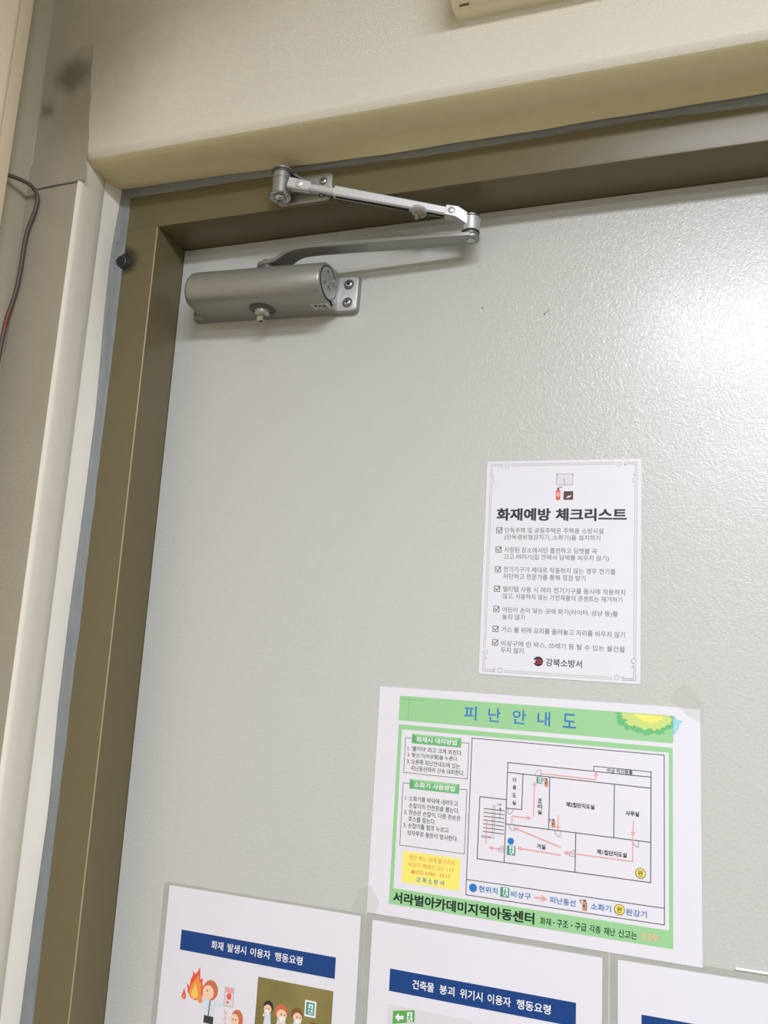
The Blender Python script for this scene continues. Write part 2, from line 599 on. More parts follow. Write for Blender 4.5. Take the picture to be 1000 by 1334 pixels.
# grey sealant between frame and wallpaper
mb = MB()
rows = []
for i in range(241):
    z = 60 - i * 9.0
    xi = -41.6 + rnd_noise(z, 1, .03) * .9 + rnd_noise(z, 2, .2) * .35
    xo = jamb_back(min(z, 52)) - 2.0
    if z > 43:
        xi = -41.6
    bul = .8 * rnd_noise(z, 5, .06)
    rows.append([(xo, -66, z), (xo + 2, -62.2, z), ((xo * 2 + xi) / 3, -60.6 + bul, z), ((xo + xi * 2) / 3, -59.0 + bul, z),
                 (xi - .8, -57.9, z), (xi, -56.9, z)])
mb.grid(rows, 'sealant')
rows = []
for i in range(141):
    x = -56 + i * 7.6
    zi = lerp_table(x, [(-40, 42), (90, 42), (180, 41), (270, 39), (306, 37.4), (395, 38.2), (470, 39.4), (542, 39.9), (641, 35.4)]) \
        + rnd_noise(x, 4, .05) * .7 + rnd_noise(x, 6, .25) * .3
    zo = soffit_back(x) + 2.2
    rows.append([(x, -65.5, zo), (x, -61, zo - 1.0), (x, -59.4, zo - (zo - zi) * .35), (x, -58.8 + .5 * rnd_noise(x, 8, .06), zi + (zo - zi) * .4),
                 (x, -57.8, zi + .7), (x, -56.9, zi)])
mb.grid(rows, 'sealant')
for (x, z, r) in ((-51, -15, 2.0), (-49, -37, 1.1), (-50.5, -47, .9)):
    mb.lathe((x, -60.0, z), (0, -1, 0), [(0, r), (.9, r * .8), (1.3, .1)], 'sealant', 12)
structure(mb.build('trim_3', recalc=False))

# black plug in the frame beside the sealant
plug = thing('rubber_plug', -37.5, YS, -39,
             'small black round plug on the left frame jamb, tight beside the grey sealant', 'plug')
mb = MB()
mb.lathe((-40.5, YS + .3, -39), (0, -1, 0), [(0, 9.6), (1.2, 9.4), (2.0, 8.2), (2.3, 5.0), (1.6, 2.0), (1.5, .1)], 'rubber')
mb.build('cap', plug)
mb = MB()
mb.lathe((-43.5, YS - .4, -39), (0, -1, 0), [(0, 7.0), (1.9, 6.8), (2.4, 6.3), (2.3, 5.9)], 'dark_metal')
mb.lathe((-43.5, YS - .4, -39), (0, -1, 0), [(0, 5.8), (2.9, 5.6), (3.1, .1)], 'rubber')
mb.build('washer', plug)['label'] = 'grey smeared washer'

# loose cable in the wall corner
pts = [(-118, -176, 12), (-117, -166, 15), (-113, -152, 17.5), (-108, -140, 16), (-106, -132.5, 8), (-106.5, -131.5, -4), (-109, -131.6, -16), (-113, -131.6, -28),
       (-115, -131.6, -42), (-115.5, -131.6, -62), (-116, -131.6, -84), (-118, -131.6, -104), (-121, -132, -120), (-122.8, -134, -138), (-123, -136, -170),
       (-122.8, -138, -230), (-122.8, -140, -400), (-122.9, -139, -900), (-122.8, -140, -1500), (-122.8, -141, -2046)]
def smooth_path(pts, n=6):
    P = [Vector(p) for p in pts]
    out = []
    for i in range(len(P) - 1):
        p0, p1, p2, p3 = P[max(i - 1, 0)], P[i], P[i + 1], P[min(i + 2, len(P) - 1)]
        for k in range(n):
            t = k / n
            out.append(.5 * ((2 * p1) + (p2 - p0) * t + (2 * p0 - 5 * p1 + 4 * p2 - p3) * t * t + (3 * p1 - p0 - 3 * p2 + p3) * t ** 3))
    out.append(P[-1])
    return out
mb = MB()
mb.tube(smooth_path(pts), 2.3, 'cable', 10)
tag(mb.build('cable'), 'dark brown cable hanging loose in the wall corner at the far left', 'cable')

# cream unit on the wall above the doorway
unit = thing('wall_unit', 362, YF, 126, 'cream plastic unit on the wall above the doorway, cut off by the top edge', 'wall unit')
mb = MB()
def urnd(ins, y):
    x0, x1, z0, z1 = 363 + ins, 640 - ins, 126 + ins * .7, 300 - ins
    r = 7
    pts = []
    for cx, cz, a0 in ((x1 - r, z0 + r, -90), (x1 - r, z1 - r, 0), (x0 + r, z1 - r, 90), (x0 + r, z0 + r, 180)):
        for k in range(5):
            a = math.radians(a0 + k * 22.5)
            pts.append((cx + r * math.cos(a), y, cz + r * math.sin(a)))
    return pts
mb.loft([urnd(0, YF + .2), urnd(0, YF - 11.5), urnd(.5, YF - 12), urnd(.5, YF - 12.6), urnd(.2, YF - 13), urnd(1.2, YF - 38), urnd(4, YF - 46), urnd(9, YF - 50)],
        'box_plastic')
mb.build('housing', unit)
for x in (372, 416, 460, 504):
    mb = MB()
    mb.box(x, x + 9, YF - 18.5, YF - 16.5, 125.7, 127.5, 'slot')
    mb.build('vent_slot', unit)['label'] = 'narrow dark vent slot'


# ---------------------------------------------------------------- the door closer
closer = thing('door_closer', 128, 0, -100,
               'silver door closer with folding arm screwed to the top of the grey door', 'door closer')
TA = -math.radians(2.0)


def T(x, y, z):          # the housing hangs two degrees off level
    dx, dz = x - 128, z + 80
    return (128 + dx * math.cos(TA) - dz * math.sin(TA), y, -80 + dx * math.sin(TA) + dz * math.cos(TA))


def tilt(mb):
    for v in mb.bm.verts:
        v.co = Vector(T(*v.co))
    return mb


PROF = [(-.3, -57), (-12, -57), (-30, -57.6), (-40, -58.8), (-48, -61), (-54.5, -65), (-59.5, -71), (-62.8, -78), (-63.6, -84), (-62.6, -90),
        (-59.5, -95), (-55.5, -98), (-51.5, -99.2), (-50.5, -99.6), (-30, -100.2), (-12, -100.6), (-2, -100.8), (-.3, -100.6)]


def prof_ring(x, k, dz=0.0):
    out = []
    for y, z in PROF:
        f = max(0.0, min(1.0, (-y) / 63.6))
        out.append((x, y * (1 - (1 - k) * f), -80 + (z + 80) * (1 - (1 - k) * .55 * f)))
    return out


mb = MB()
mb.loft([prof_ring(43.5, .80), prof_ring(44.2, .87), prof_ring(46, .93), prof_ring(49.5, .98), prof_ring(54, 1), prof_ring(130, 1), prof_ring(207.5, 1),
         prof_ring(209.3, .985), prof_ring(210, .96)], 'silver')
tilt(mb).build('housing', closer)
# end plate with its ring groove and pinholes
mb = MB()
er = [(210.0, y, z) for y, z in [(-38 + 20.5 * math.cos(a) * (1.0), -80.5 + 17.2 * math.sin(a)) for a in [i * math.pi / 18 for i in range(36)]]]
mb.loft([er, [(210.9, p[1] * .99 - .4, -80.5 + (p[2] + 80.5) * .97) for p in er]], 'silver', False)
tilt(mb).build('end_plate', closer)
mb = MB()
grv = [(210.55, -38 + 21.3 * math.cos(a), -80.5 + 18 * math.sin(a)) for a in [i * math.pi / 20 for i in range(41)]]
mb.tube(grv, .45, 'dark', 6)
for (y, z, r) in ((-43, -69.5, 1.5), (-48, -84, 1.4), (-38.5, -85, 1.3), (-34, -85.6, 1.2)):
    mb.cyl((209.5, y, z), (211.1, y, z), r, r, 'dark', 12)
tilt(mb).build('pinholes', closer)['label'] = 'dark pinholes and ring groove'
for z0 in (-72, -95):
    mb = MB()
    mb.cyl((209.2, -24.5, z0), (210.6, -24.5, z0), 5.0, 5.0, 'dark', 20)
    mb.lathe((210.2, -23, z0), (1, 0, 0), [(0, 3.6), (1.4, 3.4), (2.0, 2.2), (2.1, .1)], 'steel', 18)
    tilt(mb).build('valve_screw', closer)['label'] = 'bright valve screw in a dark recess'
# mounting flanges
for nm, x0, x1 in (('right', 209.0, 233.5), ('left', 26.5, 46.0)):
    mb = MB()
    def fl(y, ins):
        a, b, c, d, r = x0 + (ins if nm == 'left' else 0), x1 - (ins if nm == 'right' else 0), -100.6 + ins, -57.5 - ins, 4.0
        if nm == 'right':
            return [(a, y, c), (b - r, y, c), (b - r * .3, y, c + r * .3), (b, y, c + r), (b, y, d - r), (b - r * .3, y, d - r * .3), (b - r, y, d), (a, y, d)]
        return [(b, y, d), (a + r, y, d), (a + r * .3, y, d - r * .3), (a, y, d - r), (a, y, c + r), (a + r * .3, y, c + r * .3), (a + r, y, c), (b, y, c)]
    mb.loft([fl(-.2, 0), fl(-6.6, .4), fl(-7.6, 1.0), fl(-8.2, 2.2)], 'silver', False, cap_m='silver_light' if nm == 'right' else 'silver')  # right flange face takes a lighter silver, painting in the lamp's light
    fo = tilt(mb).build('mounting_flange', closer)
    xs = x0 + 12.6 if nm == 'right' else x0 + 7.5
    for zc in (-68.5, -89.5):
        mb = MB()
        mb.lathe((xs, -7.6, zc), (0, -1, 0), [(0, 5.9), (.9, 5.9), (1.1, 5.2), (1.0, 4.8)], 'dark_metal', 24)
        mb.lathe((xs, -7.7, zc), (0, -1, 0), [(0, 4.9), (1.8, 4.7), (3.0, 3.6), (3.3, 2.4)], 'steel', 24)
        mb.box(xs - 2.4, xs + 2.4, -11.25, -10.6, zc - .6, zc + .6, 'dark')
        mb.box(xs - .6, xs + .6, -11.25, -10.6, zc - 2.4, zc + 2.4, 'dark')
        tilt(mb).build('screw', fo)['label'] = 'bright cross-head screw'
# pinion nut under the housing
mb = MB()
mb.lathe((128.5, -27, -99), (0, 0, -1), [(0, 15), (1.6, 15), (3.2, 13.2), (3.6, 9.5), (3.2, 9)], 'dark_metal', 30)
mb.lathe((128.5, -27, -101.5), (0, 0, -1), [(0, 8.6), (4.2, 8.2), (5.4, 6.6), (5.5, .1)], 'silver_light', 24)
po = tilt(mb).build('pinion_collar', closer)
mb = MB()
hexa = [(128.5 + 5.0 * math.cos(math.radians(45 + k * 90)), -27 + 5.0 * math.sin(math.radians(45 + k * 90))) for k in range(4)]
mb.prism(hexa, -114.5, -105, 'steel', bevel=.6)
mb.cyl((128.5, -27, -114.2), (128.5, -27, -114.8), 2.2, 2.2, 'dark', 14)
tilt(mb).build('pinion_spindle', po)['label'] = 'bright square spindle end'

# spindle head and main arm
mb = MB()
mb.cyl((131, -29, -58), (131, -29, -53.5), 12.5, 12.2, 'dark_metal', 28)
mb.build('spindle_boss', closer)
mb = MB()
AT = 5.0
path = [(131, -29, -48.5, 11.5), (140, -30.5, -48.5, 11.5), (149, -32.5, -47.6, 11.3), (157, -34.5, -44.5, 11), (165, -37.6, -42.0, 10.8), (174, -40.2, -41.2, 10.6), (184, -41.4, -41.2, 10.3),
        (200, -41.0, -41.3, 10), (240, -38, -41.6, 9.6), (295, -33.6, -42, 9.8), (340, -30, -42, 9.6), (362, -28.2, -42, 9.4)]
rings = []
for i, (x, y, z, w) in enumerate(path):
    a = Vector(path[max(i - 1, 0)][:2]); b = Vector(path[min(i + 1, len(path) - 1)][:2])
    d = (b - a).normalized()
    nrm = Vector((-d.y, d.x))
    pf = Vector((x, y)) - nrm * w
    pb = Vector((x, y)) + nrm * w
    c = .8
    rings.append([(pf.x, pf.y, z - AT + c), (pf.x, pf.y, z - c), (pf.x + nrm.x * c, pf.y + nrm.y * c, z), (pb.x - nrm.x * c, pb.y - nrm.y * c, z),
                  (pb.x, pb.y, z - c), (pb.x, pb.y, z - AT + c), (pb.x - nrm.x * c, pb.y - nrm.y * c, z - AT), (pf.x + nrm.x * c, pf.y + nrm.y * c, z - AT)])
def round_end(ring, d, w):
    """half-round tip in four steps"""
    out = []
    cen = sum((Vector(p) for p in ring), Vector()) / len(ring)
    for k in (20, 40, 60, 76, 86):
        a = math.radians(k)
        out.append([Vector((cen.x, cen.y, p[2])) + (Vector((p[0], p[1], 0)) - Vector((cen.x, cen.y, 0))) * math.cos(a) + d * w * math.sin(a) for p in ring])
    return out
d_end = Vector((22, 1.8, 0)).normalized()
d_beg = Vector((-9, 1.5, 0)).normalized()
rings = list(reversed(round_end(rings[0], d_beg, 11.5))) + rings + round_end(rings[-1], d_end, 9.6)
mb.loft(rings, 'arm_metal')
mb.lathe((362, -28.2, -42.2), (0, 0, 1), [(0, 8.6), (3.0, 8.4), (3.4, 8.0)], 'arm_metal')
ao = mb.build('main_arm', closer)
mb = MB()
mb.lathe((362.5, -28.2, -46.9), (0, 0, -1), [(0, 4.4), (.9, 4.2), (1.2, .1)], 'steel', 18)
mb.build('rivet', ao)
mb = MB()
mb.lathe((131, -29, -48.6), (0, 0, 1), [(0, 8.0), (1.0, 8.0), (1.1, 6.2), (4.6, 6.0), (5.6, 4.6), (5.7, 2.6), (4.6, 2.4), (4.5, .1)], 'steel', 26)
mb.build('arm_screw', ao)['label'] = 'shiny screw holding the arm on its spindle'

# forearm
A, B = Vector((188, -74.2, 12.6)), Vector((350, -37.5, -21.5))
fd = (B - A).normalized()
fu = Vector((0, 0, 1)); fu = (fu - fd * fu.dot(fd)).normalized()
fn = fd.cross(fu).normalized()          # towards the room or the door
if fn.y > 0:
    fn = -fn
def bar(mb, t0, t1, h0, h1, dep0, dep1, m, c=1.0, up=0.0, out=0.0):
    rings = []
    for t, h, dp in ((t0, h0, dep0), (t1, h1, dep1)):
        o = A + (B - A) * t + fu * up + fn * out
        hh, hd = h / 2, dp / 2
        rings.append([o + fn * a + fu * b for a, b in ((hd, -hh + c), (hd, hh - c), (hd - c, hh), (-hd + c, hh), (-hd, hh - c), (-hd, -hh + c), (-hd + c, -hh), (hd - c, -hh))])
    mb.loft(rings, m, False)
mb = MB()
bar(mb, .215, .985, 11.2, 9.0, 9.5, 9.0, 'silver_light', 1.4)
fo = mb.build('forearm', closer)
mb = MB()
bar(mb, .23, .70, 1.0, 1.0, 4.0, 3.6, 'dark', .3, up=-5.2)
bar(mb, .78, .97, 1.0, 1.0, 4.0, 3.6, 'dark', .3, up=-4.45)
mb.build('channel_slot', fo)['label'] = 'dark open slot under the forearm'
mb = MB()
bar(mb, .05, .235, 7.0, 7.4, 5.0, 6.6, 'silver_light', 1.2)
mb.build('slide_rod', closer)
mb = MB()
bar(mb, -.085, .055, 12.0, 11.0, 9.0, 8.0, 'silver_light', 1.2)
cl = mb.build('clevis', closer)
mb = MB()
o_ = A + (B - A) * (-.012) + fn * 4.3
mb.lathe(o_, fn, [(0, 4.2), (.9, 4.0), (1.3, 3.0), (1.4, .1)], 'silver_light', 20)
mb.build('rivet', cl)
# set bolt under the forearm
ob = A + (B - A) * .765 - fu * 5.6 + fn * 1.5
dn = (-fu * .97 + fn * .24).normalized()
mb = MB()
mb.lathe(ob, dn, [(-1.5, 8.4), (.8, 8.2), (1.5, 6.6), (1.6, 3)], 'silver_light', 26)
hx = []
mb.cyl(ob + dn * 1.2, ob + dn * 7.5, 4.7, 4.3, 'steel', 6, smooth=False)
mb.cyl(ob + dn * 7.0, ob + dn * 10.0, 2.6, 2.4, 'steel', 14)
mb.build('set_bolt', fo)
# elbow knuckle
mb = MB()
E0 = Vector((362, -28.2, -38.4))
mb.lathe(E0, (0, 0, 1), [(0, 9.0), (.4, 9.6), (14.6, 9.6), (15.4, 8.8)], 'silver_light', 30)
ctr = Vector((362, -28.2, -29.0))
b0 = B + fd * -1.0
rr = []
for o, h, dp in ((b0 - fd * 12, 10.2, 11.5), (b0, 11.0, 12.0), (ctr, 11.4, 15)):
    rr.append([o + fn * (dp / 2 * s) + fu * (h / 2 * q) for s, q in ((1, -1), (1, 1), (-1, 1), (-1, -1))])
mb.loft(rr, 'silver_light', False)
kn = mb.build('elbow_knuckle', closer)
mb = MB()
mb.lathe(E0 + Vector((0, 0, 15.2)), (0, 0, 1), [(0, 10.6), (1.4, 10.6), (1.8, 9.6), (2.2, 5), (2.4, .1)], 'steel', 28)
mb.lathe(E0 + Vector((0, 0, -.3)), (0, 0, -1), [(0, 9.2), (.9, 9.2), (1.0, 6)], 'dark', 26)
mb.build('elbow_pin', kn)
mb = MB()
mb.lathe(b0 - fd * 5.5 + fn * 5.6, fn, [(0, 4.0), (1.1, 3.7), (1.9, 2.2), (2.1, .1)], 'silver_light', 20)
mb.build('rivet', kn)

# bracket on the frame head
mb = MB()
def plate(y, ins):
    x0, x1, z0, z1, r = 154 + ins, 216 - ins, 1.6 + ins, 34 - ins, 3
    return [(x0 + r, y, z0), (x1 - r, y, z0), (x1, y, z0 + r), (x1, y, z1 - r), (x1 - r, y, z1), (x0 + r, y, z1), (x0, y, z1 - r), (x0, y, z0 + r)]
mb.loft([plate(YS - .05, 0), plate(YS - 2.6, 0), plate(YS - 3.2, .8)], 'silver', False)
br = mb.build('frame_bracket', closer)
for (sx, sz) in ((206, 24.6), (206, 9.5), (163, 9.0)):
    mb = MB()
    mb.lathe((sx, YS - 3.0, sz), (0, -1, 0), [(0, 4.6), (.5, 4.5), (.7, 3.8), (.6, 3.6)], 'dark_metal', 22)
    mb.lathe((sx, YS - 3.0, sz), (0, -1, 0), [(0, 3.6), (1.2, 3.3), (1.9, 1.8)], 'steel', 22)
    mb.box(sx - 1.5, sx + 1.5, YS - 5.0, YS - 4.6, sz - .4, sz + .4, 'dark')
    mb.box(sx - .4, sx + .4, YS - 5.0, YS - 4.6, sz - 1.5, sz + 1.5, 'dark')
    mb.build('screw', br)
# folded lug that carries the pivot
PV = Vector((162.5, -72.5, 0))
mb = MB()
lug_top = [(156, -60.0, 33.5), (197, -60.0, 21.0), (174.5, -69, 33.6), (172.4, -76.5, 33.6), (167, -81.6, 33.6), (160, -82.4, 33.6), (154, -78.8, 33.6), (151.8, -72.5, 33.6)]
mb.loft([[(x, y, z - 2.6) for x, y, z in lug_top], lug_top], 'dark_metal', False)
mb.build('bracket_lug', br)
mb = MB()
mb.lathe(PV + Vector((0, 0, 5.6)), (0, 0, 1), [(0, 8.8), (.8, 9.5), (17.5, 9.5), (17.8, 9.0), (18.2, 9.0), (18.5, 9.5), (25.0, 9.5), (25.3, 8.8)], 'silver', 30)
pv = mb.build('pivot_barrel', closer)
mb = MB()
mb.lathe(PV + Vector((0, 0, 5.9)), (0, 0, -1), [(0, 9.9), (.5, 9.9), (.6, 11.6), (2.2, 11.8), (2.9, 11.0), (3.0, 6.0)], 'steel', 30)
mb.lathe(PV + Vector((0, 0, 3.2)), (0, 0, -1), [(0, 6.4), (1.6, 6.2), (3.0, 5.0), (3.6, 3.4), (3.2, 2.2), (2.2, 2.0), (2.1, .1)], 'steel', 26)
mb.build('pivot_screw', pv)['label'] = 'bright washer and screw under the pivot'
mb = MB()
mb.lathe(PV + Vector((0, 0, 33.4)), (0, 0, 1), [(0, 11.4), (1.6, 11.4), (2.2, 10.4), (2.3, .1)], 'silver', 30)
mb.build('pivot_cap', pv)


# ---------------------------------------------------------------- printed sheets
_fc = {}


def text_mesh(body, bold):
    """outline of a line of lettering, unit box coordinates"""
    key = (body, bold)
    if key in _fc:
        return _fc[key]
    cu = bpy.data.curves.new('lettering', 'FONT')
    cu.body = body
    cu.size = 1.0
    cu.offset = bold
    cu.resolution_u = 3
    o = bpy.data.objects.new('lettering', cu)
    scene.collection.objects.link(o)
    dg = bpy.context.evaluated_depsgraph_get()
    dg.update()
    me = bpy.data.meshes.new_from_object(o.evaluated_get(dg))
    vs = [v.co.copy() for v in me.vertices]
    fs = [tuple(p.vertices) for p in me.polygons]
    bpy.data.objects.remove(o)
    bpy.data.curves.remove(cu)
    bpy.data.meshes.remove(me)
    xs = [v.x for v in vs]; ys = [v.y for v in vs]
    x0, x1, y0, y1 = min(xs), max(xs), min(ys), max(ys)
    res = ([((v.x - x0) / (x1 - x0), (v.y - y0) / (y1 - y0)) for v in vs], fs)
    _fc[key] = res
    return res


class Sheet:
    """flat printed shapes in sheet coordinates: u right, v down, millimetres"""

    def __init__(self, lay=1):
        self.mb = MB()
        self.y = -.12 * lay

    def P(self, u, v):
        return (u, self.y, -v)

    def up(self, k=1):
        self.y -= .06 * k
        return self

    def poly(self, pts, m):
        self.y -= .003
        a = sum(p[0] * q[1] - q[0] * p[1] for p, q in zip(pts, pts[1:] + pts[:1]))
        if a > 0:
            pts = pts[::-1]
        self.mb.face([self.P(u, v) for u, v in pts], m)

    def rect(self, u0, v0, u1, v1, m):
        self.poly([(u0, v0), (u1, v0), (u1, v1), (u0, v1)], m)

    def line(self, pts, w, m):
        for (a, b), (c, d) in zip(pts[:-1], pts[1:]):
            l = math.hypot(c - a, d - b)
            if l < 1e-6:
                continue
            ex, ey = (c - a) / l * w / 2, (d - b) / l * w / 2
            self.poly([(a - ex + ey, b - ey - ex), (c + ex + ey, d + ey - ex), (c + ex - ey, d + ey + ex), (a - ex - ey, b - ey + ex)], m)

    def frame(self, u0, v0, u1, v1, w, m):
        self.line([(u0, v0), (u1, v0), (u1, v1), (u0, v1), (u0, v0)], w, m)

    def ell(self, u, v, ru, rv, m, n=24, a0=0):
        self.poly([(u + ru * math.cos(i * 2 * math.pi / n + a0), v + rv * math.sin(i * 2 * math.pi / n + a0)) for i in range(n)], m)

    def arc(self, u, v, r, a0, a1, w, m, n=10):
        self.line([(u + r * math.cos(math.radians(a0 + (a1 - a0) * i / n)), v + r * math.sin(math.radians(a0 + (a1 - a0) * i / n))) for i in range(n + 1)], w, m)

    def arrow(self, pts, w, head, m):
        (a, b), (c, d) = pts[-2], pts[-1]
        l = math.hypot(c - a, d - b)
        ex, ey = (c - a) / l, (d - b) / l
        stem = pts[:-1] + [(c - ex * head * .6, d - ey * head * .6)]
        self.line(stem, w, m)
        self.poly([(c, d), (c - ex * head - ey * head * .5, d - ey * head + ex * head * .5), (c - ex * head * .65, d - ey * head * .65),
                   (c - ex * head + ey * head * .5, d - ey * head - ex * head * .5)], m)

    def text(self, s, u0, v0, u1, v1, m, bold=0.0, fat=0.0):
        if fat:
            for a, b in ((-1, -.6), (1, -.6), (-1, .6), (1, .6)):
                self.text(s, u0 + fat + a * fat, v0 + fat * .6 + b * fat, u1 - fat + a * fat, v1 - fat * .6 + b * fat, m, bold)
            return
        self.y -= .003
        vs, fs = text_mesh(s, bold)
        k = self.mb.mi(m)
        V = [self.mb.bm.verts.new(self.P(u0 + (u1 - u0) * a, v1 + (v0 - v1) * b)) for a, b in vs]
        for f in fs:
            try:
                fc = self.mb.bm.faces.new([V[i] for i in f])
                fc.material_index = k
            except ValueError:
                pass

    def mid(self, s, u0, u1, vm, h, m, bold=0.0):
        self.text(s, u0, vm - h / 2, u1, vm + h / 2, m, bold)

    def build(self, name, parent, label=None):
        o = self.mb.build(name, parent, world=False, recalc=False, sharp=False)
        if label:
            o['label'] = label
        return o


def round_rect(u0, v0, u1, v1, r, n=5):
    pts = []
    for cu, cv, a0 in ((u1 - r, v0 + r, -90), (u1 - r, v1 - r, 0), (u0 + r, v1 - r, 90), (u0 + r, v0 + r, 180)):
        for k in range(n + 1):
            a = math.radians(a0 + 90 * k / n)
            pts.append((cu + r * math.cos(a), cv + r * math.sin(a)))
    return pts


def paper(root, poly, m, name='paper', back=.25):
    mb = MB()
    mb.prism([(u, -v) for u, v in poly], back, 0.0, m, axis='y')
    return mb.build(name, root, world=False)


def film(root, u0, v0, u1, v1, r=3.0, label=None):
    mb = MB()
    pts = round_rect(u0, v0, u1, v1, r)
    mb.face([(u, .3, -v) for u, v in pts[::-1]], 'film')
    o = mb.build('laminate_film', root, world=False, recalc=False)
    o['label'] = label or 'clear plastic film margin'
    return o


YP = -.55
# ---- maker's plate on the underside of the door closer
mb = MB()
lx0, lx1, ly0, ly1, lz = 188.5, 209, -32.0, -17.5, -100.55
mb.face([T(lx0, ly1, lz), T(lx0, ly0, lz + .25), T(lx1, ly0, lz + .25), T(lx1, ly1, lz)], 'silver_light')
for tx, a0, a1, b0, b1, bo in (('King', .14, .8, .12, .66, .03),):
    vs, fs = text_mesh(tx, bo)
    k = mb.mi('ink')
    V = []
    for a, b in vs:
        u = a0 + (a1 - a0) * a
        v = b1 + (b0 - b1) * b
        V.append(mb.bm.verts.new(T(lx0 + (lx1 - lx0) * u, ly0 + (ly1 - ly0) * v, lz - .15 + .25 * (1 - v))))
    for f in fs:
        try:
            mb.bm.faces.new([V[i] for i in f]).material_index = k
        except ValueError:
            pass
for u0, u1 in ((.2, .42), (.47, .62), (.67, .86)):
    mb.face([T(lx0 + (lx1 - lx0) * u, ly0 + (ly1 - ly0) * v, lz - .15 + .25 * (1 - v)) for u, v in ((u0, .76), (u1, .76), (u1, .87), (u0, .87))], 'ink')
mb.build('maker_plate', closer, recalc=False)['label'] = 'small silver plate with black lettering'

# ---- fire prevention checklist
ck = thing('checklist_poster', 380.9, YP, -276.0,
           'small white fire safety checklist poster with thin grey border, alone higher up on the door', 'poster', tilt=-.0111)
paper(ck, round_rect(0, 0, 148, 209.8, 2.2), 'paper_gloss')
s = Sheet(1)
for d in (0, 1.7):
    w = .55
    s.line([(24.7, 3.0 + d), (123.7, 3.0 + d)], w, 'line_grey'); s.line([(24, 205.0 + d), (123.2, 205.0 + d)], w, 'line_grey')
    s.line([(3.9 + d, 23.5), (3.9 + d, 185.3)], w, 'line_grey'); s.line([(142.2 + d, 23.5), (142.2 + d, 186)], w, 'line_grey')
for cu, cv, sx, sy in ((4, 3, 1, 1), (144, 3, -1, 1), (4, 206.6, 1, -1), (144, 206.6, -1, -1)):
    for d in (0, 1.7):
        s.line([(cu + sx * d, cv + sy * 14), (cu + sx * d, cv + sy * d), (cu + sx * 12, cv + sy * d)], .55, 'line_grey')
    s.arc(cu + sx * 16.5, cv + sy * 1.8, 2.1, 0, 360, .5, 'line_grey', 14)
    s.arc(cu + sx * 1.8, cv + sy * 17.5, 2.1, 0, 360, .5, 'line_grey', 14)
    s.ell(cu + sx * 11, cv + sy * 2.6, .8, .8, 'line_grey', 10); s.ell(cu + sx * 2.6, cv + sy * 12.5, .8, .8, 'line_grey', 10)
s.build('border', ck, 'thin grey double border with scroll corners')
s = Sheet(1)
s.text('화재예방', 11.6, 47.8, 64.4, 60.2, 'ink', .012, .36)
s.text('체크리스트', 69.0, 47.8, 135, 60.2, 'ink', .012, .36)
s.build('heading', ck, 'bold black heading')
lines = [('단독주택 및 공동주택은 주택용 소방시설', 20.3, 114, 69.9), ('(단독경보형감지기, 소화기)을 설치하기', 20.3, 111.1, 76.8),
         ('지정된 장소에서만 흡연하고 담뱃불 꼭', 20.4, 108.3, 89.2), ('끄고 버리기(집 안에서 담배를 피우지 않기)', 20.4, 119.3, 96.2),
         ('전기기구가 제대로 작동하지 않는 경우 전기를', 20.4, 125.4, 108.3), ('차단하고 전문가를 통해 점검 받기', 20.4, 98.2, 115.1),
         ('멀티탭 사용 시 여러 전기기구를 동시에 작동하지', 20.6, 134.2, 127.4), ('않고, 사용하지 않는 가전제품의 콘센트는 제거하기', 20.6, 131.7, 134.4),
         ('어린이 손이 닿는 곳에 화기(라이터, 성냥 등)를', 20.7, 127.8, 147.8), ('놓지 않기', 20.7, 42.4, 154.2),
         ('가스 불 위에 요리를 올려놓고 자리를 비우지 않기', 20.6, 134.3, 166.3),
         ('비상구에 빈 박스, 쓰레기 등 탈 수 있는 물건을', 20.6, 134.6, 179.5), ('두지 않기', 20.6, 42.2, 185.8)]
s = Sheet(1)
for t, a, b, v in lines:
    s.mid(t, a, b, v, 5.9 if '(' in t else 5.4, 'ink_text', .004)
s.build('checklist_text', ck, 'grey lines of checklist lettering')
for v in (69.9, 89.0, 108.6, 127.4, 147.1, 166.2, 179.2):
    s = Sheet(1)
    s.frame(12.2, v - 2.6, 17.4, v + 2.6, .6, 'ink_soft')
    s.line([(13.3, v - .3), (14.7, v + 1.4), (17.2, v - 2.2)], .7, 'ink_soft')
    s.build('check_box', ck)
s = Sheet(1)
s.rect(69.2, 14, 84.6, 24.8, 'pale_grey'); s.frame(69.2, 14, 84.6, 24.8, .35, 'ink_text')
s.ell(69.3, 14, .6, .6, 'ink', 8); s.ell(84.5, 14, .6, .6, 'ink', 8)
s.up(); s.line([(76, 18.5), (77.2, 23.6)], .35, 'ink')
s.build('whiteboard_picture', ck)
s = Sheet(1)
s.poly(round_rect(68.7, 29.6, 73.0, 39.7, 1.5), 'red'); s.rect(70, 27.6, 71.6, 29.6, 'ink'); s.line([(71, 27.8), (74.2, 26.8)], .7, 'ink')
s.up(); s.rect(69.4, 32, 72.4, 36.2, 'pink')
s.poly(round_rect(76.1, 31, 85.2, 39.5, .6), 'brown_ink')
s.up(); s.poly([(78.6, 37.4), (80.6, 35.6), (82.4, 35.4), (83.0, 34.6), (83.2, 36), (81.6, 37.2), (79.6, 37.6)], 'white')
s.build('extinguisher_picture', ck, 'red extinguisher and brown case drawing')
s = Sheet(1)
s.ell(56.3, 194.6, 4.6, 4.5, 'emblem_dark'); s.up()
s.poly([(52.8, 192.5), (58, 192), (61.4, 194.2), (58.4, 197.2), (53.5, 197)], 'emblem_red'); s.up()
s.poly([(51.8, 193.8), (53.6, 193), (53.4, 196.4), (52, 196)], 'white'); s.line([(54.6, 195.4), (59, 195.0)], .5, 'emblem_dark')
s.build('emblem', ck, 'round dark and red emblem')
s = Sheet(1)
